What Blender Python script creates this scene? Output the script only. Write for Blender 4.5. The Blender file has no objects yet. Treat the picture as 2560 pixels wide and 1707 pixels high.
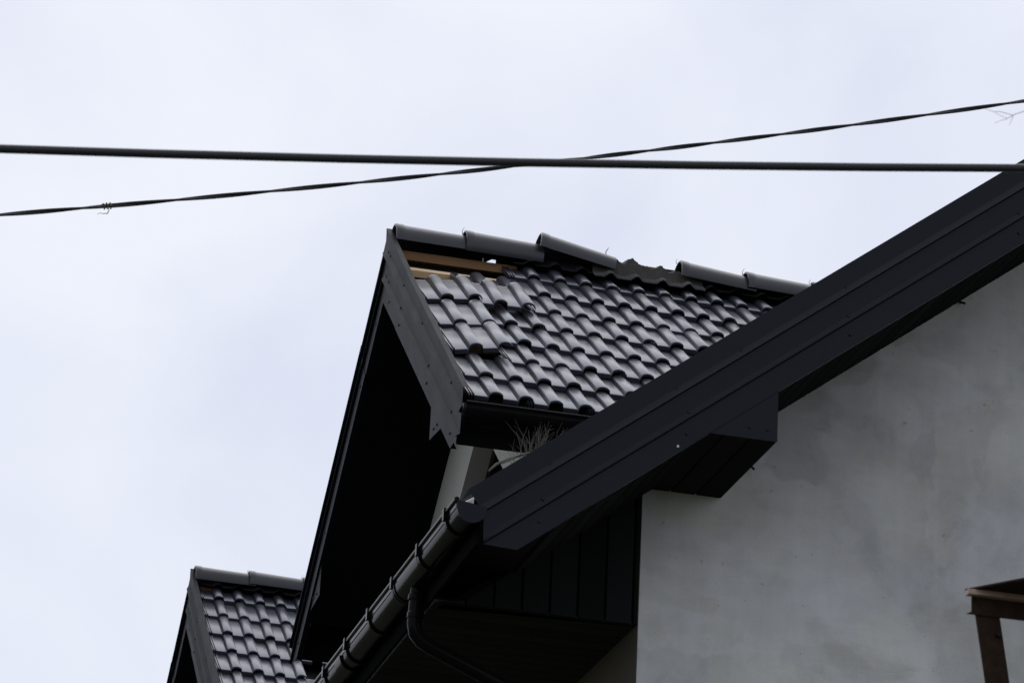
import bpy, math, random
from mathutils import Matrix, Vector
random.seed(7)
sc = bpy.context.scene
col = sc.collection
H = 1.65                       # eye height; all heights below are written relative to the eye

# ------------------------------------------------------------------ camera
F_PX = 8805.8
cam = bpy.data.objects.new('camera', bpy.data.cameras.new('camera')); col.objects.link(cam)
Rt = ((0.9681319, -0.2462340, 0.0457102), (-0.1308152, -0.3415588, 0.9307121), (0.2135602, 0.9070317, 0.3628851))
m = Matrix.Identity(4)
for i in range(3):
    m[i][0], m[i][1], m[i][2] = Rt[0][i], Rt[1][i], -Rt[2][i]
m[2][3] = H
cam.matrix_world = m
cam.data.sensor_width = 36; cam.data.lens = F_PX/2560*36
cam.data.clip_start = .1; cam.data.clip_end = 3000
cam.data.dof.use_dof = True; cam.data.dof.focus_distance = 18.6; cam.data.dof.aperture_fstop = 11
sc.camera = cam

# ------------------------------------------------------------------ sky and sun: an overcast day
SUN_EL, SUN_AZ = math.radians(54), math.radians(14)       # azimuth from +Y towards +X
w = bpy.data.worlds.new('World'); sc.world = w; w.use_nodes = True
nt = w.node_tree; N = nt.nodes; L = nt.links; N.clear()
def nd(t, **k):
    n = N.new(t)
    for a, b in k.items(): setattr(n, a, b)
    return n
out = nd('ShaderNodeOutputWorld'); bg = nd('ShaderNodeBackground'); bgs = nd('ShaderNodeBackground'); mx = nd('ShaderNodeMixShader')
sky = nd('ShaderNodeTexSky', sky_type='NISHITA', sun_disc=False, sun_elevation=SUN_EL, sun_rotation=SUN_AZ)
tc = nd('ShaderNodeTexCoord'); no = nd('ShaderNodeTexNoise'); cr = nd('ShaderNodeValToRGB'); mp = nd('ShaderNodeMapping')
mp.inputs['Location'].default_value = (3.3, 2.1, .2); mp.inputs['Scale'].default_value = (1, 1, 1.5)
no.inputs['Scale'].default_value = 6.0; no.inputs['Detail'].default_value = 6; no.inputs['Roughness'].default_value = .48; no.inputs['Distortion'].default_value = .6
cr.color_ramp.elements[0].position = .34; cr.color_ramp.elements[0].color = (.750, .783, .920, 1)
cr.color_ramp.elements[1].position = .64; cr.color_ramp.elements[1].color = (.895, .920, 1.0, 1)
L.new(tc.outputs['Generated'], mp.inputs['Vector']); L.new(mp.outputs[0], no.inputs['Vector']); L.new(no.outputs['Fac'], cr.inputs['Fac'])
L.new(cr.outputs[0], bg.inputs['Color']); bg.inputs['Strength'].default_value = 1.0
L.new(sky.outputs[0], bgs.inputs['Color']); bgs.inputs['Strength'].default_value = .1
mx.inputs['Fac'].default_value = .93
L.new(bgs.outputs[0], mx.inputs[1]); L.new(bg.outputs[0], mx.inputs[2]); L.new(mx.outputs[0], out.inputs['Surface'])
sun = bpy.data.objects.new('sun', bpy.data.lights.new('sun', 'SUN')); col.objects.link(sun)
sun.data.energy = 1.15; sun.data.angle = math.radians(65); sun.data.color = (1, .99, .975)
sd = Vector((math.sin(SUN_AZ)*math.cos(SUN_EL), math.cos(SUN_AZ)*math.cos(SUN_EL), math.sin(SUN_EL)))
sun.rotation_euler = sd.to_track_quat('Z', 'Y').to_euler()
sun.location = sd*60
sc.view_settings.view_transform = 'Standard'; sc.view_settings.look = 'None'
sc.view_settings.exposure = 0; sc.view_settings.gamma = 1; sc.view_settings.use_curve_mapping = False
sc.render.resolution_x, sc.render.resolution_y = 1024, 682

# ------------------------------------------------------------------ materials
def mat(name, base, rough=.5, spec=.5, ior=None, noise=None, bump=None, island=0.0, metal=0.0, streak=None, rv=.16, tint=None):
    M = bpy.data.materials.new(name); M.use_nodes = True
    t = M.node_tree; b = t.nodes['Principled BSDF']
    b.inputs['Roughness'].default_value = rough; b.inputs['Specular IOR Level'].default_value = spec; b.inputs['Metallic'].default_value = metal
    if tint: b.inputs['Specular Tint'].default_value = (*tint, 1)
    if ior: b.inputs['IOR'].default_value = ior
    b.inputs['Base Color'].default_value = (*base, 1)
    co = t.nodes.new('ShaderNodeTexCoord')
    src = None
    if noise:
        sca, amt, second = noise
        n = t.nodes.new('ShaderNodeTexNoise'); n.inputs['Scale'].default_value = sca; n.inputs['Detail'].default_value = 6; n.inputs['Roughness'].default_value = .6
        if streak:
            mpn = t.nodes.new('ShaderNodeMapping'); mpn.inputs['Scale'].default_value = streak
            t.links.new(co.outputs['Object'], mpn.inputs[0]); t.links.new(mpn.outputs[0], n.inputs['Vector'])
        else: t.links.new(co.outputs['Object'], n.inputs['Vector'])
        r = t.nodes.new('ShaderNodeMix'); r.data_type = 'RGBA'
        r.inputs['A'].default_value = (*base, 1); r.inputs['B'].default_value = (*second, 1)
        cm = t.nodes.new('ShaderNodeMapRange'); cm.inputs['From Min'].default_value = .35; cm.inputs['From Max'].default_value = .7; cm.inputs['To Max'].default_value = amt
        t.links.new(n.outputs['Fac'], cm.inputs['Value']); t.links.new(cm.outputs[0], r.inputs['Factor'])
        src = r.outputs['Result']
        rr = t.nodes.new('ShaderNodeMapRange'); rr.inputs['To Min'].default_value = rough-rv*.4; rr.inputs['To Max'].default_value = min(1, rough+rv*.6)
        t.links.new(n.outputs['Fac'], rr.inputs['Value']); t.links.new(rr.outputs[0], b.inputs['Roughness'])
    if island:
        oi = t.nodes.new('ShaderNodeObjectInfo'); mr = t.nodes.new('ShaderNodeMapRange')
        mr.inputs['To Min'].default_value = 1-island; mr.inputs['To Max'].default_value = 1+island
        hs = t.nodes.new('ShaderNodeHueSaturation'); hs.inputs['Color'].default_value = (*base, 1)
        t.links.new(oi.outputs['Random'], mr.inputs['Value']); t.links.new(mr.outputs[0], hs.inputs['Value'])
        if src: t.links.new(src, hs.inputs['Color'])
        src = hs.outputs[0]
    if src: t.links.new(src, b.inputs['Base Color'])
    if bump:
        n2 = t.nodes.new('ShaderNodeTexNoise'); n2.inputs['Scale'].default_value = bump[0]; n2.inputs['Detail'].default_value = 4
        bp = t.nodes.new('ShaderNodeBump'); bp.inputs['Strength'].default_value = bump[1]; bp.inputs['Distance'].default_value = bump[2]
        t.links.new(co.outputs['Object'], n2.inputs['Vector']); t.links.new(n2.outputs['Fac'], bp.inputs['Height']); t.links.new(bp.outputs[0], b.inputs['Normal'])
    return M

M_TILE = mat('graphite_tile', (.019, .0200, .027), .34, .5, ior=1.8, rv=.08, noise=(14, .6, (.032, .032, .038)), bump=(35, .05, .002), island=.25, tint=(.78, .83, 1.0))
M_RIDGE = mat('graphite_ridge_tile', (.017, .018, .023), .33, .42, ior=1.5, rv=.1, noise=(9, .5, (.027, .027, .030)), bump=(40, .08, .002), island=.2)
M_TRIM = mat('graphite_sheet_metal', (.0064, .0072, .0094), .33, .15, noise=(5, .5, (.0092, .0100, .0120)), bump=(2.2, .35, .006), tint=(.78, .86, 1.0))
M_TRIMD = mat('dulled_sheet_metal', (.0050, .0058, .0088), .50, .06, noise=(6, .5, (.0080, .0088, .0115)), bump=(2.2, .35, .006), tint=(.72, .82, 1.0))  # same metal as the main verge, darkened and dulled to tone down its sheen
M_SOFF = mat('black_soffit', (.019, .0205, .020), .9, .0, noise=(8, .4, (.025, .025, .023)), island=.2)
M_EAVEB = mat('black_eave_board', (.032, .035, .034), .9, .0, noise=(8, .4, (.040, .041, .038)), island=.15)
M_PANEL = mat('black_panel_board', (.012, .013, .0135), .9, .0, noise=(8, .4, (.015, .0155, .0145)), island=.25)
M_SOFF2 = mat('black_fascia_paint', (.0075, .008, .0085), .9, .0, noise=(8, .4, (.0095, .0095, .009)))
M_GUT = mat('dark_gutter_plastic', (.0042, .0041, .0048), .12, .04, noise=(30, .3, (.014, .011, .009)), streak=(1, .08, 1))
M_MEMB = mat('dark_membrane', (.012, .012, .014), .7, .2)
M_WOOD = mat('pine_wood', (.84, .64, .40), .75, .2, noise=(35, .6, (.66, .47, .27)), streak=(.06, 1, 1), bump=(50, .2, .002))
M_SHADEWOOD = mat('shaded_wood', (.25, .15, .080), .8, .1, noise=(35, .6, (.19, .11, .055)), streak=(.06, 1, 1))  # ridge board wood, darkened for the shade under the ridge tiles
M_FABRIC = mat('grey_ridge_fabric', (.060, .056, .050), .8, .2, noise=(30, .7, (.035, .033, .030)))
M_PLEAT = mat('pleated_ridge_strip', (.10, .10, .105), .5, .4)
M_SCREW = mat('black_screw', (.006, .006, .009), .5, .2)
M_GLASS = mat('dark_window_glass', (.01, .011, .013), .08, .5)
M_WHITE = mat('pale_paint', (.6, .6, .58), .5, .3)
M_CABLE = mat('black_cable_sheath', (.022, .023, .027), .4, .3)
M_RUST = mat('brown_rusty_steel', (.022, .0140, .0105), .7, .06, noise=(28, .8, (.046, .027, .018)), bump=(90, .3, .002))
M_DRY = mat('dry_grass', (.125, .122, .102), .85, .1, noise=(40, .6, (.075, .073, .060)))
M_TWIG = mat('grey_twig', (.50, .49, .50), .8, .1)
M_BARK = mat('bark', (.12, .10, .085), .9, .1, noise=(25, .7, (.07, .06, .05)), bump=(40, .5, .01))
M_GROUND = mat('rough_grass_ground', (.070, .078, .050), .95, .1, noise=(.6, .7, (.11, .10, .08)), bump=(15, .6, .03))

def plaster():
    M = bpy.data.materials.new('patchy_grey_plaster'); M.use_nodes = True
    t = M.node_tree; b = t.nodes['Principled BSDF']; b.inputs['Roughness'].default_value = .92; b.inputs['Specular IOR Level'].default_value = .15
    ln = t.links.new
    def n_(ty, **k):
        n = t.nodes.new(ty)
        for a, v in k.items(): setattr(n, a, v)
        return n
    co = n_('ShaderNodeTexCoord')
    def noise(scale, det=4, rgh=.55, vec=None, dist=0):
        n = n_('ShaderNodeTexNoise'); n.inputs['Scale'].default_value = scale; n.inputs['Detail'].default_value = det; n.inputs['Roughness'].default_value = rgh; n.inputs['Distortion'].default_value = dist
        ln(vec or co.outputs['Object'], n.inputs['Vector']); return n
    def ramp(v, a, b_, lo=0., hi=1.):
        r = n_('ShaderNodeMapRange', interpolation_type='SMOOTHSTEP')
        r.inputs['From Min'].default_value = a; r.inputs['From Max'].default_value = b_; r.inputs['To Min'].default_value = lo; r.inputs['To Max'].default_value = hi
        ln(v, r.inputs['Value']); return r.outputs[0]
    # roller patches: blocky cells pushed about by noise
    wp = noise(1.7, 3); wv = n_('ShaderNodeVectorMath', operation='MULTIPLY_ADD'); wv.inputs[1].default_value = (.5, .5, .5)
    ln(wp.outputs['Color'], wv.inputs[0]); ln(co.outputs['Object'], wv.inputs[2])
    fine = noise(9, 3); wv2 = n_('ShaderNodeVectorMath', operation='MULTIPLY_ADD'); wv2.inputs[1].default_value = (.05, .05, .05)
    ln(fine.outputs['Color'], wv2.inputs[0]); ln(wv.outputs[0], wv2.inputs[2])
    def patches(scale, off, rnd, soft):
        mp_ = n_('ShaderNodeMapping'); mp_.inputs['Location'].default_value = off; mp_.inputs['Scale'].default_value = scale
        ln(wv2.outputs[0], mp_.inputs[0])
        v = n_('ShaderNodeTexVoronoi', distance='CHEBYCHEV', feature='SMOOTH_F1'); v.inputs['Scale'].default_value = 1; v.inputs['Randomness'].default_value = rnd; v.inputs['Smoothness'].default_value = soft
        ln(mp_.outputs[0], v.inputs['Vector'])
        sp = n_('ShaderNodeSeparateColor'); ln(v.outputs['Color'], sp.inputs[0]); return sp
    p1 = patches((2.0, 2.0, 2.6), (.2, 0, .1), .8, .10); p2 = patches((4.4, 4.4, 2.0), (3.1, 1, .7), 1, .06)
    big = noise(.75, 3, .5); mid = noise(3.2, 5, .6); gr = noise(90, 3, .6); spk = noise(26, 2, .5)
    def madd(a, k, b_):
        n = n_('ShaderNodeMath', operation='MULTIPLY_ADD'); n.inputs[1].default_value = k; ln(a, n.inputs[0])
        if isinstance(b_, float): n.inputs[2].default_value = b_
        else: ln(b_, n.inputs[2])
        return n.outputs[0]
    stv = n_('ShaderNodeMapping'); stv.inputs['Scale'].default_value = (9, 9, .9); ln(co.outputs['Object'], stv.inputs[0])
    streak = noise(1.6, 5, .62, stv.outputs[0], .4)
    strk2 = n_('ShaderNodeMapping'); strk2.inputs['Scale'].default_value = (2.2, 2.2, 7); strk2.inputs['Rotation'].default_value = (0, .35, 0); ln(co.outputs['Object'], strk2.inputs[0])
    smear = noise(1.3, 6, .65, strk2.outputs[0], 1.2)
    bl = noise(1.5, 7, .60, None, .6); bl2 = noise(5.5, 6, .6, None, .3)
    v = madd(p1.outputs[0], .22, .70)
    v = madd(ramp(bl.outputs['Fac'], .49, .60), -.14, v)
    v = madd(ramp(bl2.outputs['Fac'], .55, .68), -.08, v)
    v = madd(p2.outputs[1], .09, v)
    v = madd(ramp(big.outputs['Fac'], .38, .60), .26, v)
    v = madd(ramp(mid.outputs['Fac'], .3, .7), .10, v)
    v = madd(ramp(streak.outputs['Fac'], .38, .66), .05, v)
    v = madd(ramp(smear.outputs['Fac'], .42, .62), .05, v)
    v = madd(gr.outputs['Fac'], .10, v)
    v = madd(ramp(spk.outputs['Fac'], .72, .76), -.30, v)
    tint = n_('ShaderNodeMix', data_type='RGBA'); tint.inputs['A'].default_value = (.425, .428, .405, 1); tint.inputs['B'].default_value = (.430, .436, .444, 1)
    ln(ramp(madd(p1.outputs[2], .35, mid.outputs['Fac']), .4, .85), tint.inputs['Factor'])
    ml = n_('ShaderNodeMix', data_type='RGBA', blend_type='MULTIPLY'); ml.inputs['Factor'].default_value = 1
    ln(tint.outputs['Result'], ml.inputs['A']); ln(v, ml.inputs['B']); ln(ml.outputs['Result'], b.inputs['Base Color'])
    bp = n_('ShaderNodeBump'); bp.inputs['Strength'].default_value = .35; bp.inputs['Distance'].default_value = .004
    hh = madd(mid.outputs['Fac'], 1.5, madd(smear.outputs['Fac'], 1.0, gr.outputs['Fac'])); ln(hh, bp.inputs['Height']); ln(bp.outputs[0], b.inputs['Normal'])
    return M
M_WALL = plaster()
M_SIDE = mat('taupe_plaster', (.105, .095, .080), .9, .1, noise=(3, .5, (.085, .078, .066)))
M_DWALL = mat('off_white_plaster', (.46, .45, .42), .9, .15, noise=(4, .6, (.38, .38, .36)), bump=(80, .3, .003))

# ------------------------------------------------------------------ mesh helpers
class MB:
    def __init__(s): s.v = []; s.f = []
    def add(s, vs, fs):
        o = len(s.v); s.v += [tuple(p) for p in vs]; s.f += [tuple(i+o for i in f) for f in fs]; return s
    def box(s, a, b):
        (x0, y0, z0), (x1, y1, z1) = a, b
        return s.add([(x0,y0,z0),(x1,y0,z0),(x1,y1,z0),(x0,y1,z0),(x0,y0,z1),(x1,y0,z1),(x1,y1,z1),(x0,y1,z1)],
                     [(0,3,2,1),(4,5,6,7),(0,1,5,4),(1,2,6,5),(2,3,7,6),(3,0,4,7)])
    def loft(s, A, B, close=True, caps=True):
        n = len(A); fs = [(i, (i+1) % n, n+(i+1) % n, n+i) for i in range(n if close else n-1)]
        if caps and close: fs += [tuple(range(n-1, -1, -1)), tuple(range(n, 2*n))]
        return s.add(list(A)+list(B), fs)
    def tube(s, pts, r, n=8, caps=True):
        pts = [Vector(p) for p in pts]; rs = r if isinstance(r, (list, tuple)) else [r]*len(pts)
        rings = []; up = None
        for i, p in enumerate(pts):
            d = (pts[min(i+1, len(pts)-1)]-pts[max(i-1, 0)]).normalized()
            if up is None:
                up = Vector((0,0,1)) if abs(d.z) < .9 else Vector((1,0,0))
            a = (up - d*up.dot(d)).normalized(); b = d.cross(a); up = a
            rings.append([p+(a*math.cos(2*math.pi*k/n)+b*math.sin(2*math.pi*k/n))*rs[i] for k in range(n)])
        vs = [q for rg in rings for q in rg]
        fs = [(i*n+k, i*n+(k+1) % n, (i+1)*n+(k+1) % n, (i+1)*n+k) for i in range(len(pts)-1) for k in range(n)]
        if caps: fs += [tuple(range(n-1, -1, -1)), tuple(range((len(pts)-1)*n, len(pts)*n))]
        return s.add(vs, fs)
    def mesh(s, name, m_, smooth=None):
        me = bpy.data.meshes.new(name); me.from_pydata(s.v, [], s.f); me.materials.append(m_)
        me.validate()
        import bmesh
        bm = bmesh.new(); bm.from_mesh(me); bmesh.ops.recalc_face_normals(bm, faces=bm.faces); bm.to_mesh(me); bm.free()
        if smooth:
            me.polygons.foreach_set('use_smooth', [True]*len(me.polygons)); me.set_sharp_from_angle(angle=math.radians(smooth))
        return me
def put(name, me, parent=None, label=None, mw=None):
    o = bpy.data.objects.new(name, me); col.objects.link(o)
    if parent:
        o.parent = parent
        o.matrix_parent_inverse = Matrix.Translation(-parent.location) if parent.type == 'EMPTY' else Matrix.Identity(4)
    if mw is not None: o.matrix_basis = mw
    if label: o['label'] = label
    return o
def thing(name, label, cat, loc, group=None):
    o = bpy.data.objects.new(name, None); col.objects.link(o); o.location = loc; o.empty_display_size = .2
    o['label'] = label; o['category'] = cat
    if group: o['group'] = group
    return o
Z = lambda p: (p[0], p[1], p[2]+H)
def prism_y(mb, prof, y0, y1):      # polygon in x,z pushed along y
    return mb.loft([(x, y0, z+H) for x, z in prof], [(x, y1, z+H) for x, z in prof])
def prism_x(mb, prof, x0, x1):
    return mb.loft([(x0, y, z+H) for y, z in prof], [(x1, y, z+H) for y, z in prof])

# ------------------------------------------------------------------ ground
g = MB().add([(-900,-900,0),(900,-900,0),(900,900,0),(-900,900,0)], [(0,1,2,3)])
o = put('ground', g.mesh('ground', M_GROUND)); o['kind'] = 'structure'

# ------------------------------------------------------------------ the house
YR, YW, YB = 14.0, 14.835, 33.0          # verge plane, gable wall plane, far end
TANM = .7625; CM = 1/math.sqrt(1+TANM**2); SM = TANM*CM
XE, ZE = 3.136, 4.896                     # top of the verge sheet at the eave
XR = 8.6; ZR = ZE+TANM*(XR-XE)            # ridge of the main roof
T = lambda x: ZE+TANM*(x-XE)
house = thing('house', 'two-storey grey plastered house with black tiled roof, gabled dormers and slipped tiles', 'house', (XR, 23, 0))

# walls
SOF = .393                                # soffit below the sheet's top edge, measured upright
wl, zs = 4.147, 4.646
gw = [(wl, -H), (2*XR-wl, -H), (2*XR-wl, T(wl)-SOF), (XR, ZR-SOF), (wl, T(wl)-SOF)]
put('gable_wall', prism_y(MB(), gw, YW, YW+.3).mesh('gable_wall', M_WALL), house)
b = MB(); b.box((wl-.004, YW+.003, 0), (wl+.3, YB-.6, zs+.3+H)); put('side_wall', b.mesh('side_wall', M_SIDE), house)
b = MB(); b.box((2*XR-wl-.3, YW+.3, 0), (2*XR-wl, YB-.6, zs+.3+H)); put('side_wall', b.mesh('side_wall', M_SIDE), house)
put('rear_wall', prism_y(MB(), gw, YB-.6, YB-.3).mesh('rear_wall', M_WALL), house)

# main roof slab and its tiles (tiles of the main slopes cannot be seen from below: one field)
def main_pt(side, a, d):                  # a along the slope from the eave, d below the sheet's top edge
    x = XE+a*CM+d*SM; z = ZE+a*SM-d*CM
    return (x if side > 0 else 2*XR-x, z)
SL = (XR-XE)/CM
for side in (1, -1):
    pr = [main_pt(side, .08, .085), main_pt(side, SL-.085*TANM, .085), main_pt(side, SL-.30*TANM, .30), main_pt(side, .28, .30)]
    rs = put('main_roof', prism_y(MB(), pr, YR+.03, YB).mesh('main_roof', M_MEMB), house)
    tm = MB()
    nr = int(SL/.33)
    prof = [(0,0),(.085,0),(.10,.022),(.125,.03),(.15,.022),(.165,0)]
    pts = []
    nx = int((YB-YR-.1)/.165)
    for k in range(nx):
        pts += [(YR+.06+k*.165+u, h) for u, h in prof[:-1]]
    for r in range(nr):
        a0 = .02+r*.33; a1 = a0+.37
        A = []; B = []
        for yy, h in pts:
            x, z = main_pt(side, a0, .075-h-.035); A.append((x, yy, z+H))
            x, z = main_pt(side, a1, .075-h); B.append((x, yy, z+H))
        C = [(p[0], p[1], p[2]-.03) for p in A]
        tm.loft(A, B, close=False); tm.loft(A, C, close=False)
    t_ = put('tile_field', tm.mesh('tile_field', M_TILE, 40), rs); t_['kind'] = 'stuff'

# sheet-metal verge profile: distance below the top edge, standing proud
PROFILE = [(0, -.03), (0, 0), (.086, 0), (.090, .002), (.112, .016), (.116, .019), (.120, .002), (.205, .002), (.209, .004), (.228, .016), (.231, .019), (.235, .004), (.333, .004), (.333, -.03)]
PROFILE2 = PROFILE
screw = MB()
n = 10
screw.add([(math.cos(2*math.pi*k/n)*.008, 0, math.sin(2*math.pi*k/n)*.008) for k in range(n)] + [(math.cos(2*math.pi*k/n)*.006, -.005, math.sin(2*math.pi*k/n)*.006) for k in range(n)],
          [(k, (k+1) % n, n+(k+1) % n, n+k) for k in range(n)]+[tuple(range(n, 2*n))])
ME_SCREW = screw.mesh('screw', M_SCREW, 30)

def rake(side):
    A = []; B = []
    for d, p in PROFILE:
        # lower end: square cut, then upright, then level
        if d <= .12: a = 0
        else: a = -(d-.12)*TANM*.96
        if d > .26: a = max(a, a+(d-.26)*2.55)
        x, z = main_pt(1, a, d); A.append((x if side > 0 else 2*XR-x, YR-p, z+H))
        x, z = main_pt(1, SL-d*TANM, d); B.append((x if side > 0 else 2*XR-x, YR-p, z+H))
    b = MB(); b.loft(A, B, close=False)
    fl = []                                # folded top flange
    x, z = main_pt(1, 0, 0); x2, z2 = main_pt(1, SL, 0)
    if side < 0: x, x2 = 2*XR-x, 2*XR-x2
    b.add([(x, YR, z+H), (x2, YR, z2+H), (x2, YR+.11, z2+H-.012), (x, YR+.11, z+H-.012)], [(0,1,2,3)])
    return put('verge_sheet', b.mesh('verge_sheet', M_TRIM, 25), house)
rk = rake(1); rake(-1)
for x, d in [(4.836,.092),(4.848,.207),(4.857,.283),(5.673,.207),(5.67,.285),(4.348,.092),(4.056,.092),(4.112,.207),(4.104,.283),(3.466,.202),(3.455,.277),(3.496,.092)]:
    put('screw', ME_SCREW, rk, mw=Matrix.Translation((x, YR-(.001 if d < .12 else .003 if d < .22 else .005), T(x)-d/CM+H)))
dot = MB().tube([Z((4.065, YR-.001, 5.214)), Z((4.065, YR-.007, 5.214))], .0055, 8)
put('screw_cap', dot.mesh('screw_cap', M_WHITE), rk, 'pale unpainted screw cap')

# boards of the verge soffit: each runs from the sheet back to the wall
k = 0; a = .30
while a < SL-.35:
    pr = [main_pt(1, a, .305), main_pt(1, a+.103, .305), main_pt(1, a+.103, .318), main_pt(1, a, .318)]
    put('soffit_board', prism_y(MB(), pr, YR+.004, YW).mesh('soffit_board', M_SOFF), rk)
    a += .115
# boarded triangle closing the eave end, upright boards
tri = MB(); tri.add([Z((3.21, YW+.03, zs-.004)), Z((wl, YW+.03, zs-.004)), Z((wl, YW+.03, T(wl)-SOF)), Z((3.21, YW+.03, T(3.21)-SOF+.06))], [(0,1,2,3)])
eave = put('eave_end_panel', tri.mesh('eave_end_panel', M_SOFF2), house)
x = 3.215
while x < wl-.02:
    x1 = min(x+.119, wl-.004)
    pr = [(x, zs), (x1, zs), (x1, T(x1)-SOF+.01), (x, T(x)-SOF+.01)]
    pr = [(px, max(pz, zs)) for px, pz in pr]
    put('board', prism_y(MB(), pr, YW+.004, YW+.02).mesh('board', M_PANEL), eave); x += .13
# level eave soffit
es = MB(); es.box((3.19, YW+.021, zs+.016+H), (wl, YB, zs+.024+H))
es.box((3.19, YR+.05, zs+.022+H), (3.205, YB, zs+.15+H))
eso = put('eave_soffit', es.mesh('eave_soffit', M_SOFF2), house)
y = YW+.022
for k in range(34):
    b = MB(); b.box((3.2, y, zs+H), (wl-.003, y+.103, zs+.014+H)); put('soffit_board', b.mesh('soffit_board', M_EAVEB), eso); y += .115
b = MB()
while y < YB-.2:
    b.box((3.2, y, zs+H), (wl-.003, y+.103, zs+.014+H)); y += .115
o = put('soffit_boards_beyond', b.mesh('soffit_boards_beyond', M_SOFF), eso); o['kind'] = 'stuff'
# boxed-in purlin end under the verge
bx0, bx1, bz = 4.16, 4.524, 5.299
b = MB(); b.add([Z((4.10, YR+.001, T(4.10)-.411+.03)), Z((4.172, YR+.001, bz)), Z((bx1, YR+.001, bz)), Z((bx1, YR+.001, T(bx1)-.411+.03)),
                 Z((4.10, YR+.006, T(4.10)-.411+.03)), Z((4.172, YR+.006, bz)), Z((bx1, YR+.006, bz)), Z((bx1, YR+.006, T(bx1)-.411+.03))],
                [(0,1,2,3),(4,7,6,5),(0,4,5,1),(1,5,6,2),(2,6,7,3),(3,7,4,0)])
pb = put('purlin_box', b.mesh('purlin_box', M_TRIM), house)
b = MB(); b.box((bx1-.008, YR+.007, bz+.002+H), (bx1, YW, T(bx1)-.39+H)); b.box((bx0, YR+.007, bz+.002+H), (bx0+.008, YW, T(bx0)-.38+H)); b.box((bx0, YR+.007, bz+.0085+H), (bx1, YW+.01, bz+.014+H))
put('side_panel', b.mesh('side_panel', M_SOFF), pb)
for k in range(3):
    xx = bx0+k*.1215; b = MB(); b.box((xx+.002, YR+.007, bz+H), (xx+.1125, YW-.002, bz+.008+H)); put('soffit_board', b.mesh('soffit_board', M_SOFF), pb)
for x, z in [(4.394, 5.349), (4.477, 5.347)]:
    put('screw', ME_SCREW, pb, mw=Matrix.Translation((x, YR+.001, z+H)))
b = MB().tube([Z((4.655, YW+.01, 5.475)), Z((4.66, YW-.03, 5.462)), Z((4.672, YW-.035, 5.448))], .006, 6)
put('wall_hook', b.mesh('wall_hook', M_SCREW, 40), house)
b = MB().tube([Z((5.70, YW+.01, 6.455)), Z((5.71, YW-.02, 6.44)), Z((5.722, YW-.025, 6.435))], .006, 6)
put('wall_hook', b.mesh('wall_hook', M_SCREW, 40), house)

# ---- half-round gutters
def gutter_mesh(r, th, n=14, lip=.010):
    pr = []
    for k in range(n+1):
        a = math.pi*k/n; pr.append((-math.cos(a)*r, -math.sin(a)*r))
    inn = [(x*(r-th)/r, y*(r-th)/r) for x, y in reversed(pr)]
    return pr+inn
gx, gz, gr_ = 3.1505, 4.806, .065
pr = [(gx+u, gz+v_) for u, v_ in gutter_mesh(gr_, .003)]
gut = put('gutter', prism_y(MB(), pr, YR-.02, YB).mesh('gutter', M_GUT, 35), house, 'black half-round gutter of the main eave')
b = MB().tube([Z((gx-gr_-.002, YR-.02, gz+.034)), Z((gx-gr_-.002, YB, gz+.034))], .0115, 10)
b.box((gx-gr_-.003, YR-.019, gz-.002+H), (gx-gr_+.001, YB, gz+.03+H))
put('bead', b.mesh('bead', M_GUT, 40), gut)
cap = [(gx+u*1.02, gz+v_*1.02) for u, v_ in gutter_mesh(gr_, .003)[:15]]+[(gx+gr_, gz+.012), (gx-gr_, gz+.03)]
put('end_cap', prism_y(MB(), cap, YR-.026, YR-.018).mesh('end_cap', M_TRIM, 30), gut)
def band(y0, y1, r, t):
    p_ = [(gx+u, gz+v_) for u, v_ in gutter_mesh(r, t)]
    return prism_y(MB(), p_, y0, y1)
y = 14.16
while y < YB-.5:
    bm_ = band(y, y+.028, gr_+.010, .010)
    bm_.box((gx+gr_-.004, y+.004, gz-.002+H), (gx+gr_+.06, y+.024, gz+.004+H))
    bm_.box((gx-gr_-.018, y, gz-.006+H), (gx-gr_-.002, y+.028, gz+.05+H))
    put('bracket', bm_.mesh('bracket', M_GUT, 35), gut); y += .53
bm_ = band(14.72, 15.20, gr_+.006, .006); bm_.add([], [])
put('outlet_sleeve', bm_.mesh('outlet_sleeve', M_GUT, 35), gut)
for y in (14.72, 15.19, 16.42):
    put('seal_ring', band(y, y+.012, gr_+.011, .008).mesh('seal_ring', M_GUT, 35), gut)
put('outlet_sleeve', band(16.42, 16.57, gr_+.006, .006).mesh('outlet_sleeve', M_GUT, 35), gut)
# downpipe: outlet, elbow, slanted run to the wall, then down
P = [(gx, 15.0, 4.76), (gx-.005, 15.0, 4.66), (gx-.008, 15.0, 4.575), (gx+.002, 15.0, 4.53), (gx+.03, 15.0, 4.498), (gx+.075, 15.0, 4.475), (gx+.85, 15.0, 4.15), (gx+.90, 15.0, 4.115), (gx+.92, 15.0, 4.05), (gx+.92, 15.0, -H)]
dp = put('downpipe', MB().tube([Z(p) for p in P], .034, 18).mesh('downpipe', M_GUT, 40), house)
for i, zc in enumerate((4.685, 4.60)):
    put('collar', MB().tube([Z((gx-.005, 15.0, zc+.03)), Z((gx-.005, 15.0, zc+.024)), Z((gx-.006, 15.0, zc))], [.0355, .039, .039], 18).mesh('collar', M_GUT, 40), dp)

# ------------------------------------------------------------------ dormers
TH = .65785; c, s = math.cos(TH), math.sin(TH)
X0, Y0, Z0, GA = 4.19679, 17.3527, 7.35509, .33055      # a nose on the top row, and the batten gauge
YD = 17.57; XV = 3.407; XF = 3.98; XEND = 6.7
zn = lambda k, y, yd: (k+s*y)/c
NT = -4.745                                               # level of the verge sheet's top edge, square to the slope
def nearpt(a, d, dy, far=False):                          # a down the slope from the apex, d below the sheet's top edge
    zt = (NT+s*YD)/c
    y = -a*c+d*s; z = zt-a*s-d*c
    return (YD+dy+(-y if far else y), z)

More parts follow.
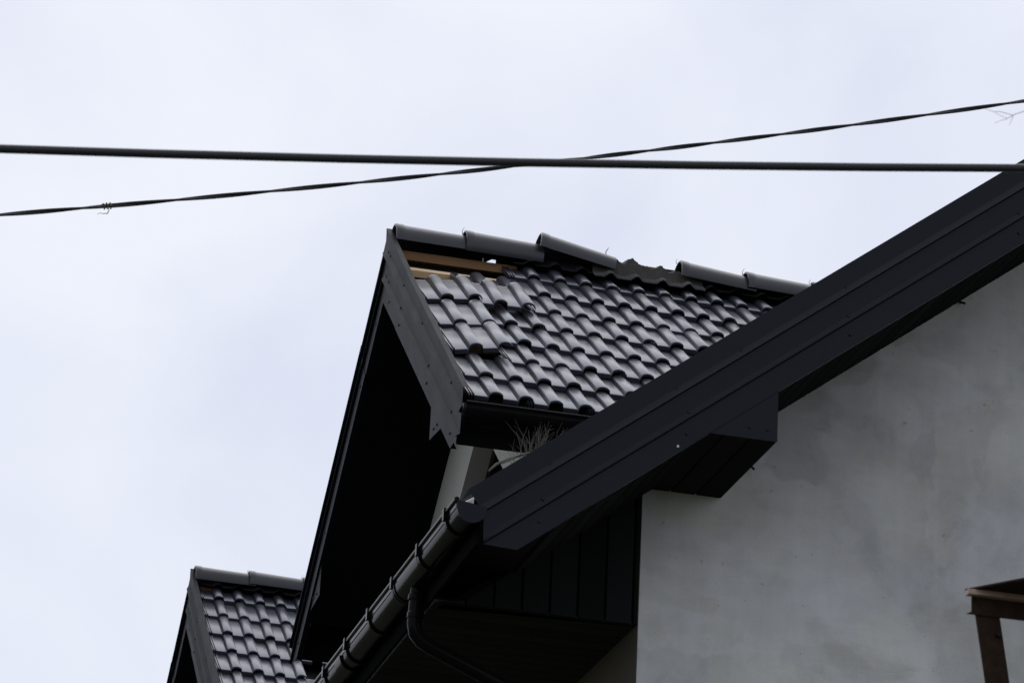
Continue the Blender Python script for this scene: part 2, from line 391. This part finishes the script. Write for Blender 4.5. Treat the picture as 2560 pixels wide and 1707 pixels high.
def tile_mesh():
    top = [(0,-.004),(.001,.010),(.007,.010),(.009,.001),(.013,.001),(.015,.010),(.021,.010),(.023,.001),(.027,.001),(.029,.010),(.035,.010),(.038,0)]
    def roll(cx, last):
        pts = [(cx-.043, 0), (cx-.0405, -.004), (cx-.0385, -.004), (cx-.036, .002)]
        ks = range(1, 9) if not last else range(1, 8)
        for k_ in ks:
            a = math.pi*(1-k_/9); pts.append((cx+.036*math.cos(a), (.030*math.sin(a)**.68)))
        if not last: pts += [(cx+.037, 0)]
        else: pts += [(cx+.039, .006)]
        return pts
    top += roll(.145, False)+roll(.295, True)
    n = len(top)
    def under(i, nose):
        u, h = top[i]
        return h-(.026 if nose and h < .003 else .013 if not nose else .014)
    st = []
    st.append([(u, .002, h-.007) for u, h in top])
    st.append([(u, .000+.003, h-.003) for u, h in top])
    st.append([(u, .010, h) for u, h in top])
    st.append([(u, .350, h) for u, h in top])
    st.append([(u, .356, h-.0035) for u, h in top])
    st.append([(u, .42, h-.004) for u, h in top])
    st.append([(u, .42, under(i, False)-.004) for i, (u, h) in enumerate(top)])
    st.append([(u, .03, under(i, False)) for i, (u, h) in enumerate(top)])
    st.append([(u, .02, under(i, True)) for i, (u, h) in enumerate(top)])
    st.append([(u, .002, under(i, True)) for i, (u, h) in enumerate(top)])
    m_ = MB(); vs = [p for r in st for p in r]; S_ = len(st)
    fs = [(r*n+i, r*n+i+1, ((r+1) % S_)*n+i+1, ((r+1) % S_)*n+i) for r in range(S_) for i in range(n-1)]
    fs += [tuple(r*n for r in range(S_)), tuple(r*n+n-1 for r in range(S_))]
    m_.add(vs, fs)
    return m_
TM = tile_mesh(); ME_TILE = TM.mesh('roof_tile', M_TILE, 38)
# top-row tile, cut short under the ridge
TC = MB(); TC.f = list(TM.f); TC.v = [(u, min(v_, .30+(.0005*i % .001)), h) for i, (u, v_, h) in enumerate(TM.v)]
ME_CUT = TC.mesh('cut_roof_tile', M_TILE, 38)
TILT = .031/.42
def tile_matrix(row, k, dy, lift=0., rollr=0., spin=0., dx=0., tilt=TILT, far=False):
    x = X0-.745+.3*k+dx
    y = Y0-row*GA*c; z = Z0-row*GA*s
    n1 = Vector((0, -s, c)); v_ = Vector((0, c, s))
    p_ = Vector((x, y, z))+n1*(lift-.030)
    B = Matrix((( 1,0,0,0),(0,v_.y,n1.y,0),(0,v_.z,n1.z,0),(0,0,0,1)))
    loc = Matrix.Rotation(spin, 4, 'Z') @ Matrix.Rotation(-rollr, 4, 'Y') @ Matrix.Rotation(-tilt, 4, 'X')
    mw = Matrix.Translation((p_.x, p_.y+dy, p_.z+H)) @ B @ loc
    return mw

def ridge_mesh():
    n = 20; m_ = MB(); Ln = .445
    def ring(r, x, off=0):
        out = []
        for k in range(n+1):
            a = math.radians(-98+196*k/n)
            yy = math.sin(a)*r; zz = math.cos(a)*r*1.02
            out.append((x, yy, zz))
        return out
    st = [ring(.098, 0.0), ring(.107, .002), ring(.109, .010), ring(.108, .045), ring(.1045, .052), ring(.094, Ln-.004), ring(.093, Ln),
          ring(.080, Ln), ring(.094, .05), ring(.095, .004)]
    vs = [p for r in st for p in r]; q = n+1; S_ = len(st)
    fs = [(r*q+i, r*q+i+1, ((r+1) % S_)*q+i+1, ((r+1) % S_)*q+i) for r in range(S_) for i in range(n)]
    fs += [tuple(r*q for r in range(S_)), tuple(r*q+n for r in range(S_))]
    return m_.add(vs, fs).mesh('ridge_tile', M_RIDGE, 40)
ME_RIDGE = ridge_mesh()

def clip_mesh():
    b = MB()
    b.tube([(0,0,-.01),(0,-.002,.012),(-.003,0,.024),(.002,.002,.036),(.010,.002,.046),(.014,.003,.058)], [.0026,.0026,.0022,.002,.0018,.0012], 6)
    b.tube([(0,0,0),(.022,-.004,.006),(.05,-.006,.0)], .0022, 6)
    return b.mesh('ridge_clip', M_SCREW, 50)
ME_CLIP = clip_mesh()

def batten(rf, a0, dep, x0, x1, dy, name='batten', hgt=.038, wid=.05):
    pr = [nearpt(a0, dep, dy), nearpt(a0+wid, dep, dy), nearpt(a0+wid, dep+hgt, dy), nearpt(a0, dep+hgt, dy)]
    return put(name, prism_x(MB(), pr, x0, x1).mesh(name, M_WOOD), rf)

def dormer(dy, which, missing, moved, ridges):
    near, far = 2.55, 2.55
    # roof slabs
    pr = [(YD+dy, nearpt(.17*s/c, .17, dy)[1]), nearpt(near, .17, dy), nearpt(near-.1, .318, dy), (YD+dy, nearpt(.318*s/c, .318, dy)[1]), nearpt(far-.1, .318, dy, True), nearpt(far, .17, dy, True)]
    b = MB(); prism_x(b, pr, XV+.012, XEND)
    rf = put('dormer_roof', b.mesh('dormer_roof', M_MEMB), house, which+' with rows of interlocking graphite tiles')
    # tiles on the near slope
    for r in range(8):
        y_ = Y0-r*GA*c; xv_ = y_-10.90
        for k in range(12):
            if X0-.745+.3*k > xv_ or (r, k) in missing: continue
            j = lambda q: random.uniform(-q, q)
            kw = dict(row=r+j(.018), k=k, dy=dy, lift=j(.0025), rollr=j(.012), spin=j(.009), dx=j(.002), tilt=TILT+j(.010))
            lab = None
            if (r, k) in moved:
                kw.update(moved[(r, k)]); lab = 'tile slipped out of its row'
            put('roof_tile', ME_CUT if r == 0 else ME_TILE, rf, lab, mw=tile_matrix(**kw))
    # far slope: one field, unseen from the street
    tf = MB()
    for r in range(8):
        for k in range(9):
            if X0-.745+.3*k > Y0-r*GA*c-10.9: continue
            mw = tile_matrix(r, k, 0)
            o_ = len(tf.v)
            for u in TM.v:
                if r == 0: u = (u[0], min(u[1], .20), u[2])
                q = mw @ Vector(u); tf.v.append((q.x, 2*YD-q.y+dy, q.z))
            tf.f += [tuple(i+o_ for i in f_) for f_ in TM.f]
    o_ = put('tile_field', tf.mesh('tile_field', M_TILE, 38), rf); o_['kind'] = 'stuff'
    # battens and ridge board
    for r in range(1, 8):
        a0 = (YD-Y0)/c+r*GA-.42+.012
        batten(rf, a0+.02, .128, XV+.03, 4.0 if (dy and r in (4, 5)) else XEND-.4, dy)
    b = MB(); b.box((XV+.03, YD-.02+dy, 7.418+H), (4.14 if dy == 0 else XV+.2, YD+.02+dy, 7.469+H)); put('ridge_board', b.mesh('ridge_board', M_SHADEWOOD), rf)
    # bare edge of the barge board behind the sheet
    for fr in (False, True):
        pr = [nearpt(.062*s/c, .062, dy, fr), nearpt(2.5, .062, dy, fr), nearpt(2.5, .30, dy, fr), nearpt(.30*s/c, .30, dy, fr)]
        put('barge_board', prism_x(MB(), pr, XV+.014, XV+.036).mesh('barge_board', M_WOOD), rf)
    # dark underlay upright under the ridge tiles, torn open in one place on the near dormer
    b = MB()
    if dy == 0:
        for xa, xb in ((XV+.05, 3.955), (4.028, XEND-.4)):
            b.add([Z((xa, YD+dy+.022, 7.33)), Z((xb, YD+dy+.022, 7.33)), Z((xb, YD+dy+.03, 7.60)), Z((xa, YD+dy+.03, 7.60))], [(0,1,2,3)])
        b.add([Z((3.955, YD+dy+.022, 7.475)), Z((3.955, YD+dy+.03, 7.60)), Z((4.02, YD+dy+.03, 7.60)), Z((4.012, YD+dy+.026, 7.513)), Z((3.985, YD+dy+.024, 7.495))], [(0,1,2,3,4)])
    else:
        b.add([Z((XV+.05, YD+dy+.022, 7.33)), Z((XEND-.4, YD+dy+.022, 7.33)), Z((XEND-.4, YD+dy+.03, 7.58)), Z((XV+.05, YD+dy+.03, 7.58))], [(0,1,2,3)])
    put('ridge_underlay', b.mesh('ridge_underlay', M_MEMB), rf)
    rr = MB(); xa_, xb_ = (4.10, 6.25) if dy == 0 else (XV+.04, 6.25)  # dark skirt standing in for the shadow below the ridge tiles
    nn = int((xb_-xa_)/.0125); prev = None
    for i in range(nn+1):
        x = xa_+(xb_-xa_)*i/nn; rl = max(0., math.cos(2*math.pi*(x-X0)/.15))**1.5
        q = [(YD+dy-.01, 7.53)]+[nearpt(a_, .050-.026*rl-.006, dy) for a_ in (.08, .135+.008*math.sin(x*23))]
        q = [(x, y_, z_+H) for y_, z_ in q]
        if prev: rr.loft(prev, q, close=False)
        prev = q
    put('ridge_shade_skirt', rr.mesh('ridge_shade_skirt', M_MEMB, 60), rf)
    # ridge tiles
    for xa, za, zb, rollx, dyy in ridges:
        xs = -.032 if dy else -.018
        ang = math.atan2(za-.108-(zb-.093), .42)
        mw = Matrix.Translation((xa+xs, YD+dy+dyy, za-.109+H)) @ Matrix.Rotation(ang, 4, 'Y') @ Matrix.Rotation(rollx, 4, 'X')
        put('ridge_tile', ME_RIDGE, rf, mw=mw)
        if abs(xa-3.452) > .01 and abs(xa-4.262) > .005: put('ridge_clip', ME_CLIP, rf, mw=Matrix.Translation((xa+xs-.004, YD+dy+dyy, za-.012+H)) @ Matrix.Rotation(random.uniform(-.6, .6), 4, 'Z') @ Matrix.Scale(random.uniform(.45, .7), 4))
    # verge sheets, near and far; the near one runs past the apex to a point
    xv_ = XV
    for fr in (False, True):
        A = []; B = []; ext = 0 if fr else .075
        for d, p_ in PROFILE:
            d = max(d, .014)
            a = 2.704+.772*d if d < .2 else 2.858-(d-.2)*1.16
            y1, z1 = nearpt(d*s/c-ext*max(0, 1-d/.2), d-(.014 if d < .02 else 0), dy, fr); A.append((xv_-p_-(0 if fr else .002), y1, z1+H))
            y1, z1 = nearpt(a, d, dy, fr); B.append((xv_-p_, y1, z1+H))
        J1 = []; J2 = []; J0 = []
        for (d, p_), e in zip(PROFILE, B):
            d = max(d, .014)
            y1, z1 = nearpt(.80, d, dy, fr); J1.append((xv_-p_, y1, z1+H))
            y1, z1 = nearpt(.74, d, dy, fr); J2.append((xv_-p_-.003, y1, z1+H)); J0.append((e[0]-.003, e[1], e[2]))
        b = MB(); b.loft(A, J1, close=False); b.loft(J2, J0, close=False)
        mir = lambda y_: YD+dy+((YD-y_) if fr else (y_-YD))
        # hanging tab that closes the eave box
        tb = [(16.10, 6.12), (16.18, 6.08), (16.178, 5.889), (15.902, 5.864), (15.80, 5.90)]
        b.loft([(xv_+.004, mir(y_), z_+H) for y_, z_ in tb], [(xv_+.008, mir(y_), z_+H) for y_, z_ in tb])
        ap = nearpt(.014*s/c, .014, dy)
        ye, ze = nearpt(2.71, .014, dy, fr)
        b.add([(xv_, ap[0], ap[1]+H), (xv_, ye, ze+H), (xv_+.03, ye, ze+H-.004), (xv_+.03, ap[0], ap[1]+H-.004)], [(0,1,2,3)])
        tr = put('verge_sheet', b.mesh('verge_sheet', M_TRIMD, 25), house)
        for a, d in [(.13,.083),(.20,.086),(.20,.203),(.306,.203),(.751,.09),(.43,.281),(.795,.203),(.844,.285),(1.438,.09),(1.809,.2),(1.85,.28),(2.421,.088),(2.561,.193),(2.245,.366),(2.184,.409),(2.637,.279)]:
            y_, z_ = nearpt(a, d, dy, fr)
            put('screw', ME_SCREW, tr, mw=Matrix.Translation((xv_-(.0005 if d < .12 else .0025 if d < .22 else .0045)-(.003 if a > .74 else 0) if d < .35 else xv_+.0035, y_, z_+H)) @ Matrix.Rotation(-math.pi/2, 4, 'Z'))
    # soffit under the verges
    b = MB()
    for fr in (False, True):
        pr = [nearpt(.318*s/c, .318, dy, fr), nearpt(2.45, .318, dy, fr), nearpt(2.45, .330, dy, fr), nearpt(.330*s/c, .330, dy, fr)]
        prism_x(b, pr, XV+.012, XEND-.4)
    put('dormer_soffit', b.mesh('dormer_soffit', M_SOFF2), house)
    # eave boxes and gutters
    for fr in (False, True):
        mir = lambda y_: YD+dy+((YD-y_) if fr else (y_-YD))
        b = MB()
        pr = [(mir(15.575), 5.93), (mir(15.575), 5.672), (mir(15.592), 5.672), (mir(15.592), 5.94)]
        prism_x(b, pr, XV+.012, 4.75)
        put('eave_box', b.mesh('eave_box', M_SOFF2), house)
        gy, gzz, gr2 = 15.468, 5.808, .063
        pr = [(mir(gy+u), gzz+v_) for u, v_ in gutter_mesh(gr2, .003)]
        g2 = put('dormer_gutter', prism_x(MB(), pr, XV+.012, 4.6).mesh('dormer_gutter', M_GUT, 35), house)
        b = MB().tube([(XV+.012, mir(gy-gr2), gzz+.018+H), (4.6, mir(gy-gr2), gzz+.018+H)], .008, 10)
        put('bead', b.mesh('bead', M_GUT, 40), g2)
        cap_ = [(mir(gy+u*1.03), gzz+v_*1.03) for u, v_ in gutter_mesh(gr2, .003)[:15]]+[(mir(gy+gr2), gzz+.02), (mir(gy-gr2), gzz+.012)]
        put('end_cap', prism_x(MB(), cap_, XV-.002, XV+.012).mesh('end_cap', M_TRIM, 30), g2)
        for xb in (3.62, 4.05, 4.45):
            p_ = [(mir(gy+u), gzz+v_) for u, v_ in gutter_mesh(gr2+.005, .005)]
            put('bracket', prism_x(MB(), p_, xb, xb+.025).mesh('bracket', M_GUT, 35), g2)
    # front wall with a gable-shaped window set back in a deep reveal, and the cheeks
    nW = .325; nO = -NT-5.57+0; dO = 5.57+NT
    hw = 1.52
    def ln_y(d, y_): # height of the line d below the sheet at distance y_ from the ridge
        return nearpt(0, 0, dy)[1]-d/c-abs(y_)*s/c
    zb, zsil = 5.2, 5.74
    outer = [(YD+dy-hw, zb), (YD+dy-hw, ln_y(nW, hw)), (YD+dy, ln_y(nW, 0)), (YD+dy+hw, ln_y(nW, hw)), (YD+dy+hw, zb)]
    yi = (ln_y(dO, 0)-zsil)/(s/c)
    inner = [(YD+dy-yi, zsil), (YD+dy-yi, zsil), (YD+dy, ln_y(dO, 0)), (YD+dy+yi, zsil), (YD+dy+yi, zsil)]
    vs = [(XF, y_, z_+H) for y_, z_ in outer]+[(XF, inner[i][0], inner[i][1]+H) for i in (0, 2, 3)]+[(XF+.16, inner[i][0], inner[i][1]+H) for i in (0, 2, 3)]
    fs = [(0,1,5), (1,2,6,5), (2,3,7,6), (3,4,7), (4,0,5,7), (5,6,9,8), (6,7,10,9), (7,5,8,10)]
    o5 = len(vs)
    for sg in (-1, 1):
        q = len(vs); yy = YD+dy+sg*hw; zt_ = ln_y(nW, hw)
        vs += [(XF, yy, zb+H), (XF, yy, zt_+H), (XEND-.6, yy, zt_+H), (XEND-.6, yy, zb+H)]; fs.append((q, q+1, q+2, q+3))
    dw = put('dormer_wall', MB().add(vs, fs).mesh('dormer_wall', M_DWALL), house)
    b = MB().add([(XF+.158, inner[i][0], inner[i][1]+H) for i in (0, 2, 3)], [(0,1,2)])
    wn = put('window_pane', b.mesh('window_pane', M_GLASS), dw)
    def inset(d):
        z1 = ln_y(d, 0); zz = zsil+d-dO; return [(YD+dy-(z1-zz)/(s/c), zz), (YD+dy, z1), (YD+dy+(z1-zz)/(s/c), zz)]
    I0, I1 = inset(dO), inset(dO+.07)
    b = MB(); q0 = [(XF+.11, y_, z_+H) for y_, z_ in I0]; q1 = [(XF+.11, y_, z_+H) for y_, z_ in I1]; q2 = [(XF+.157, y_, z_+H) for y_, z_ in I1]
    b.add(q0+q1+q2, [(0,1,4,3),(1,2,5,4),(2,0,3,5),(3,4,7,6),(4,5,8,7),(5,3,6,8)])
    put('window_frame', b.mesh('window_frame', M_SOFF), dw)
    return rf

R1 = [(3.452, 7.622, 7.606, 0, 0), (3.847, 7.640, 7.618, .26, 0), (4.262, 7.690, 7.604, -.05, -.012), (5.083, 7.643, 7.598, 0, 0), (5.474, 7.630, 7.604, 0, 0), (5.87, 7.625, 7.605, 0, 0)]
MOVED = {(1, 1): dict(row=1.12, lift=-.018, tilt=.06, dx=-.01),
         (2, 1): dict(row=2.22, lift=.028, tilt=.022, spin=.012, dx=-.016, rollr=.02),
         (2, 0): dict(row=2.16, lift=.001, rollr=.12, spin=.03, tilt=.045),
         (3, 0): dict(row=3.52, lift=.001, rollr=.115, spin=.02, tilt=.045),
         (4, 0): dict(row=4.84, lift=.001, rollr=.165, spin=.03, dx=.012, tilt=.045),
         (4, 1): dict(row=4.02, lift=.008, dx=.014, rollr=-.03),
         (6, 0): dict(row=6.03, lift=.0, tilt=.07)}
d1 = dormer(0., 'near dormer roof', {(0, 0), (0, 1), (1, 0), (5, 0)}, MOVED, R1)
R2 = [(3.458+.0, 7.622, 7.606, 0, 0), (3.852, 7.632, 7.612, 0, 0), (4.25, 7.63, 7.61, 0, 0), (4.645, 7.63, 7.61, 0, 0), (5.04, 7.63, 7.61, 0, 0), (5.435, 7.63, 7.61, 0, 0), (5.83, 7.63, 7.61, 0, 0)]
d2 = dormer(6.6315, 'far dormer roof', {(4, 2)}, {}, R2)

# ridge fabric laid bare where a ridge tile is gone: a crumpled sheet with a pleated edge
b = MB(); pl = MB()
nx = 120; xa, xb = 4.56, 5.20
rows = []
for i in range(nx+1):
    x = xa+(xb-xa)*i/nx
    ph = (x-(X0))/.15
    rl = max(0., math.cos(2*math.pi*ph))**1.5      # over the rolls of the tiles
    lift = .012+.026*rl
    crum = .006*math.sin(x*37)+.005*math.sin(x*71+1)+random.uniform(-.003, .003)
    topz = 7.588+.012*math.sin((x-4.6)*11)+.004*math.sin(x*50)
    pts = []
    for j, q in enumerate((0, .25, .5, .75, 1)):
        a = .03+.165*q; yy, zz = nearpt(a, .045-lift*(q**1.2)-(1-q)*.012, 0)
        if j == 0: yy, zz = YD-.005, topz
        elif j == 1: yy, zz = YD-.055, topz-.022+crum
        pts.append((yy, zz+crum*(1-q)))
    rows.append((x, pts))
for i in range(nx):
    for j in range(4):
        (x1, p1), (x2, p2) = rows[i], rows[i+1]
        b.add([(x1, p1[j][0], p1[j][1]+H), (x2, p2[j][0], p2[j][1]+H), (x2, p2[j+1][0], p2[j+1][1]+H), (x1, p1[j+1][0], p1[j+1][1]+H)], [(0,1,2,3)])
    for sg in (1,):
        (x1, p1), (x2, p2) = rows[i], rows[i+1]
        b.add([(x1, p1[0][0], p1[0][1]+H), (x2, p2[0][0], p2[0][1]+H), (x2, YD+.1, p2[0][1]-.05+H), (x1, YD+.1, p1[0][1]-.05+H)], [(0,1,2,3)])
fb = put('ridge_fabric', b.mesh('ridge_fabric', M_FABRIC, 50), d1, 'crumpled grey ridge fabric laid bare where a ridge tile is missing')
for i in range(0, nx, 2):
    x1, p1 = rows[i]
    ya, za = p1[3]; yb, zb_ = p1[4]
    ex = .0038
    A = [(x1-ex, ya, za+H+.002), (x1+ex, ya, za+H+.002), (x1, ya-.006, za+H+.010)]
    B = [(x1-ex, yb-.02*c, zb_-.02*s+H+.002), (x1+ex, yb-.02*c, zb_-.02*s+H+.002), (x1, yb-.02*c-.006, zb_-.02*s+H+.010)]
    pl.loft(A, B)
o = put('pleated_edge', pl.mesh('pleated_edge', M_PLEAT), d1); o['kind'] = 'stuff'
# ridge hooks standing bare beside the gap
for x, z, r in ((4.65, 7.604, .3),):
    put('ridge_clip', ME_CLIP, d1, mw=Matrix.Translation((x, YD-.01, z+H)) @ Matrix.Rotation(r, 4, 'Z') @ Matrix.Scale(1.1, 4))

# ------------------------------------------------------------------ cables
def poly3(pts):      # quadratic through three points, as function of x
    (x0, z0), (x1, z1), (x2, z2) = pts
    def f(x): return z0*(x-x1)*(x-x2)/((x0-x1)*(x0-x2))+z1*(x-x0)*(x-x2)/((x1-x0)*(x1-x2))+z2*(x-x0)*(x-x1)/((x2-x0)*(x2-x1))
    return f
f1 = poly3([(.604, 3.744), (1.977, 3.919), (3.46, 4.131)])
pts = [Z((x/2., 8.5, f1(x/2.))) for x in range(-24, 36)]
ct = MB().tube(pts, .0118, 14)
o = put('thick_cable', ct.mesh('thick_cable', M_CABLE, 60)); o['label'] = 'thick smooth black cable stretched straight across the sky'; o['category'] = 'cable'; o['group'] = 'overhead cables'
TW = [(.879, 5.025), (1.273, 5.109), (1.815, 5.256), (2.359, 5.399), (2.823, 5.524), (3.106, 5.604), (3.946, 5.836), (4.445, 5.983), (4.888, 6.128)]
f2 = poly3([TW[0], TW[4], TW[8]])
tw = thing('twisted_cable', 'thin cable of two twisted black strands rising to the right across the sky', 'cable', (2.8, 12, 5.5+H), 'overhead cables')
for ph in (0, math.pi):
    pts = []
    n = 900
    for i in range(n+1):
        x = -7+20*i/n; a = 2*math.pi*x/.60+ph+.8*math.sin(x*1.9)
        pts.append(Z((x, 12+.0044*math.cos(a), f2(x)+.0044*math.sin(a))))
    put('strand', MB().tube(pts, .0050, 8).mesh('strand', M_CABLE, 60), tw)
# dry tendril caught on the thin cable
xt = 1.265; zt = f2(xt)
td = thing('dry_tendril', 'wisp of dried plant wound around the thin twisted cable', 'plant', Z((xt, 12, zt)))
b = MB()
b.tube([Z((xt-.018+.036*i/14, 12+.0118*math.cos(i*1.35), zt+.1*(-.018+.036*i/14)*2.4+.0118*math.sin(i*1.35))) for i in range(15)], .0026, 6)
put('coil', b.mesh('coil', M_DRY, 60), td)
b = MB().tube([Z((xt+.004, 11.99, zt-.010)), Z((xt+.008, 11.99, zt-.022)), Z((xt+.002, 11.99, zt-.034)), Z((xt-.012, 11.99, zt-.036)), Z((xt-.026, 11.99, zt-.036)), Z((xt-.034, 11.99, zt-.043))], [.0022, .0020, .0024, .0015, .0012, .0007], 6)
put('loose_end', b.mesh('loose_end', M_TWIG, 60), td)

# ------------------------------------------------------------------ dry grass and sticks caught on the verge
tf = thing('dry_grass_tuft', 'tuft of dry pale grass growing behind the verge below the near dormer', 'plant', Z((3.52, 14.42, T(3.52)-.03)))
def blade(bx, by, bz_, hgt, lean, ly, cur, r0):
    pts = [(bx, by, bz_)]
    for q in (.25, .5, .75, 1.0):
        pts.append((bx+hgt*q*(lean+cur*q*q)+random.gauss(0, .003), by+hgt*q*ly, bz_+hgt*q*(1-.25*abs(lean)*q)))
    b = MB().tube([Z(p) for p in pts], [r0, r0, r0*.9, r0*.7, r0*.3], 5)
    if random.random() < .55:
        p = Vector(pts[random.choice((2, 3))]); sg = random.choice((-1, 1))
        b.tube([Z(p), Z(p+Vector((sg*random.uniform(.008, .02), 0, random.uniform(.012, .03)))), Z(p+Vector((sg*random.uniform(.015, .035), 0, random.uniform(.03, .055))))], [r0*.7, r0*.6, r0*.25], 4)
    put('grass_blade', b.mesh('grass_blade', M_DRY, 60), tf)
for cx, n_b in ((3.465, 9), (3.505, 24), (3.545, 26), (3.57, 8)):
    for i in range(n_b):
        bx = cx+random.gauss(0, .012); by = 14.40+random.uniform(-.03, .03)
        blade(bx, by, T(bx)-.05, random.uniform(.13, .27)-.5*max(0, bx-3.50), random.gauss(-.02 if cx > 3.5 else -.12, .15), random.gauss(0, .12), random.gauss(0, .25), random.uniform(.0010, .0019))
b = MB().tube([Z((3.235, 14.06, 5.012)), Z((3.27, 14.07, 5.05)), Z((3.33, 14.08, 5.088)), Z((3.42, 14.09, 5.13))], [.004, .007, .006, .004], 8)
b.tube([Z((3.29, 14.05, 5.05)), Z((3.34, 14.05, 5.082)), Z((3.38, 14.06, 5.11))], [.003, .004, .003], 6)
o = put('dry_stick', b.mesh('dry_stick', M_DRY, 60)); o['label'] = 'short dry stick lying along the top edge of the main verge'; o['category'] = 'stick'

# ------------------------------------------------------------------ rusty steel trestle at the right edge
st = thing('steel_trestle', 'brown rusty steel frame with a splayed leg at the lower right', 'steel frame', (4.35, 9.6, 0))
def bar(name, A, B, w_, h_, m_=M_RUST):
    A, B = Vector(Z(A)), Vector(Z(B)); d = (B-A).normalized(); sx = d.cross(Vector((0,1,0))).normalized(); sy = d.cross(sx)
    q = [(-w_,-h_),(w_,-h_),(w_,h_),(-w_,h_)]
    return put(name, MB().loft([A+sx*a+sy*b_ for a, b_ in q], [B+sx*a+sy*b_ for a, b_ in q]).mesh(name, m_), st)
# leg of angle iron, splayed
def leg(x0, z0, x1, z1, y0, y1):
    b = MB()
    d = (x1-x0)/(z1-z0)
    def ring(x, z, y): return [(x, y, z), (x+.076, y, z), (x+.076, y+.06, z), (x+.068, y+.06, z), (x+.068, y+.008, z), (x, y+.008, z)]
    b.loft([Z(p) for p in ring(x0, z0, y0)], [Z(p) for p in ring(x1, z1, y1)])
    b.add([], [])
    return put('leg', b.mesh('leg', M_RUST), st)
leg(3.700, 3.150, 4.42, -H, 9.5, 9.5)
lr = leg(5.0, 3.150, 4.5, -H, 9.5, 9.5)
# top beam: web, lower flange edge coloured pale for the light on it, top plate seen from below
b = MB(); b.box((3.688, 9.494, 3.128+H), (5.1, 9.50, 3.185+H)); b.add([Z((3.672, 9.495, 3.128)), Z((3.69, 9.495, 3.128)), Z((3.69, 9.495, 3.138)), Z((3.69, 9.5, 3.138)), Z((3.672, 9.5, 3.128)), Z((3.69, 9.5, 3.128))], [(0,1,2),(4,3,5),(0,2,3,4),(0,4,5,1)])
put('beam_web', b.mesh('beam_web', M_RUST), st)
M_LITEDGE = mat('lit_steel_edge', (.36, .26, .20), .5, .4, noise=(60, .6, (.22, .14, .10)))
b = MB(); b.box((3.668, 9.470, 3.183+H), (5.1, 9.498, 3.199+H)); put('beam_edge', b.mesh('beam_edge', M_LITEDGE), st)
b = MB(); b.add([Z((3.668, 9.50, 3.2)), Z((5.1, 9.50, 3.2)), Z((5.1, 8.5, 3.2)), Z((4.374, 8.5, 3.2)), Z((3.668, 9.50, 3.206)), Z((5.1, 9.50, 3.206)), Z((5.1, 8.5, 3.206)), Z((4.374, 8.5, 3.206))], [(0,1,2,3),(4,7,6,5),(0,4,5,1),(1,5,6,2),(2,6,7,3),(3,7,4,0)])
put('top_plate', b.mesh('top_plate', M_RUST), st)
b = MB().tube([Z((3.772, 9.497, 3.075)), Z((3.772, 9.488, 3.075))], [.010, .009], 8); put('bolt', b.mesh('bolt', M_SCREW, 30), st)

# ------------------------------------------------------------------ bare branch tips reaching in at the right edge
tr = thing('bare_tree', 'faint thin bare branch tips reaching in under the twisted cable at the right', 'tree', (5.6, 8.2, 0))
put('trunk', MB().tube([(5.6, 8.2, 0), (5.58, 8.2, 1.5), (5.64, 8.15, 3.0), (5.6, 8.18, 4.5), (5.55, 8.2, 6.2), (5.6, 8.25, 7.6)], [.07, .06, .05, .04, .025, .006], 10).mesh('trunk', M_BARK, 60), tr)
b = MB()
b.tube([(5.6, 8.17, 4.6), (4.6, 8.1, 5.6), (3.8, 8.0, 5.78), (3.45, 8.0, 5.73), (3.26, 8.0, 4.056+H), (3.225, 8.0, 4.038+H)], [.02, .010, .005, .0028, .0012, .0010], 6)
b.tube([(3.227, 8, 4.038+H), (3.19, 8, 4.043+H), (3.172, 8, 4.040+H), (3.144, 8, 4.045+H)], [.0010, .0008, .0007, .0004], 5)
b.tube([(3.225, 8, 4.037+H), (3.211, 8, 4.026+H), (3.19, 8, 4.016+H), (3.174, 8, 4.006+H)], [.0009, .0008, .0006, .0004], 5)
b.tube([(3.211, 8, 4.026+H), (3.19, 8, 4.032+H), (3.174, 8, 4.038+H)], [.0007, .0006, .0005], 5)
b.tube([(3.227, 8, 4.038+H), (3.222, 8, 4.022+H), (3.216, 8, 4.007+H)], [.0010, .0007, .0004], 5)
put('branch', b.mesh('branch', M_TWIG, 60), tr)
b = MB()
for sgn, z in ((1, 5.2), (-.5, 5.8), (.6, 6.5)):
    b.tube([(5.57, 8.2, z), (5.57+.4*sgn, 8.5, z+.5), (5.57+.7*sgn, 8.7, z+1.2)], [.02, .012, .004], 6)
put('crown', b.mesh('crown', M_BARK, 60), tr)
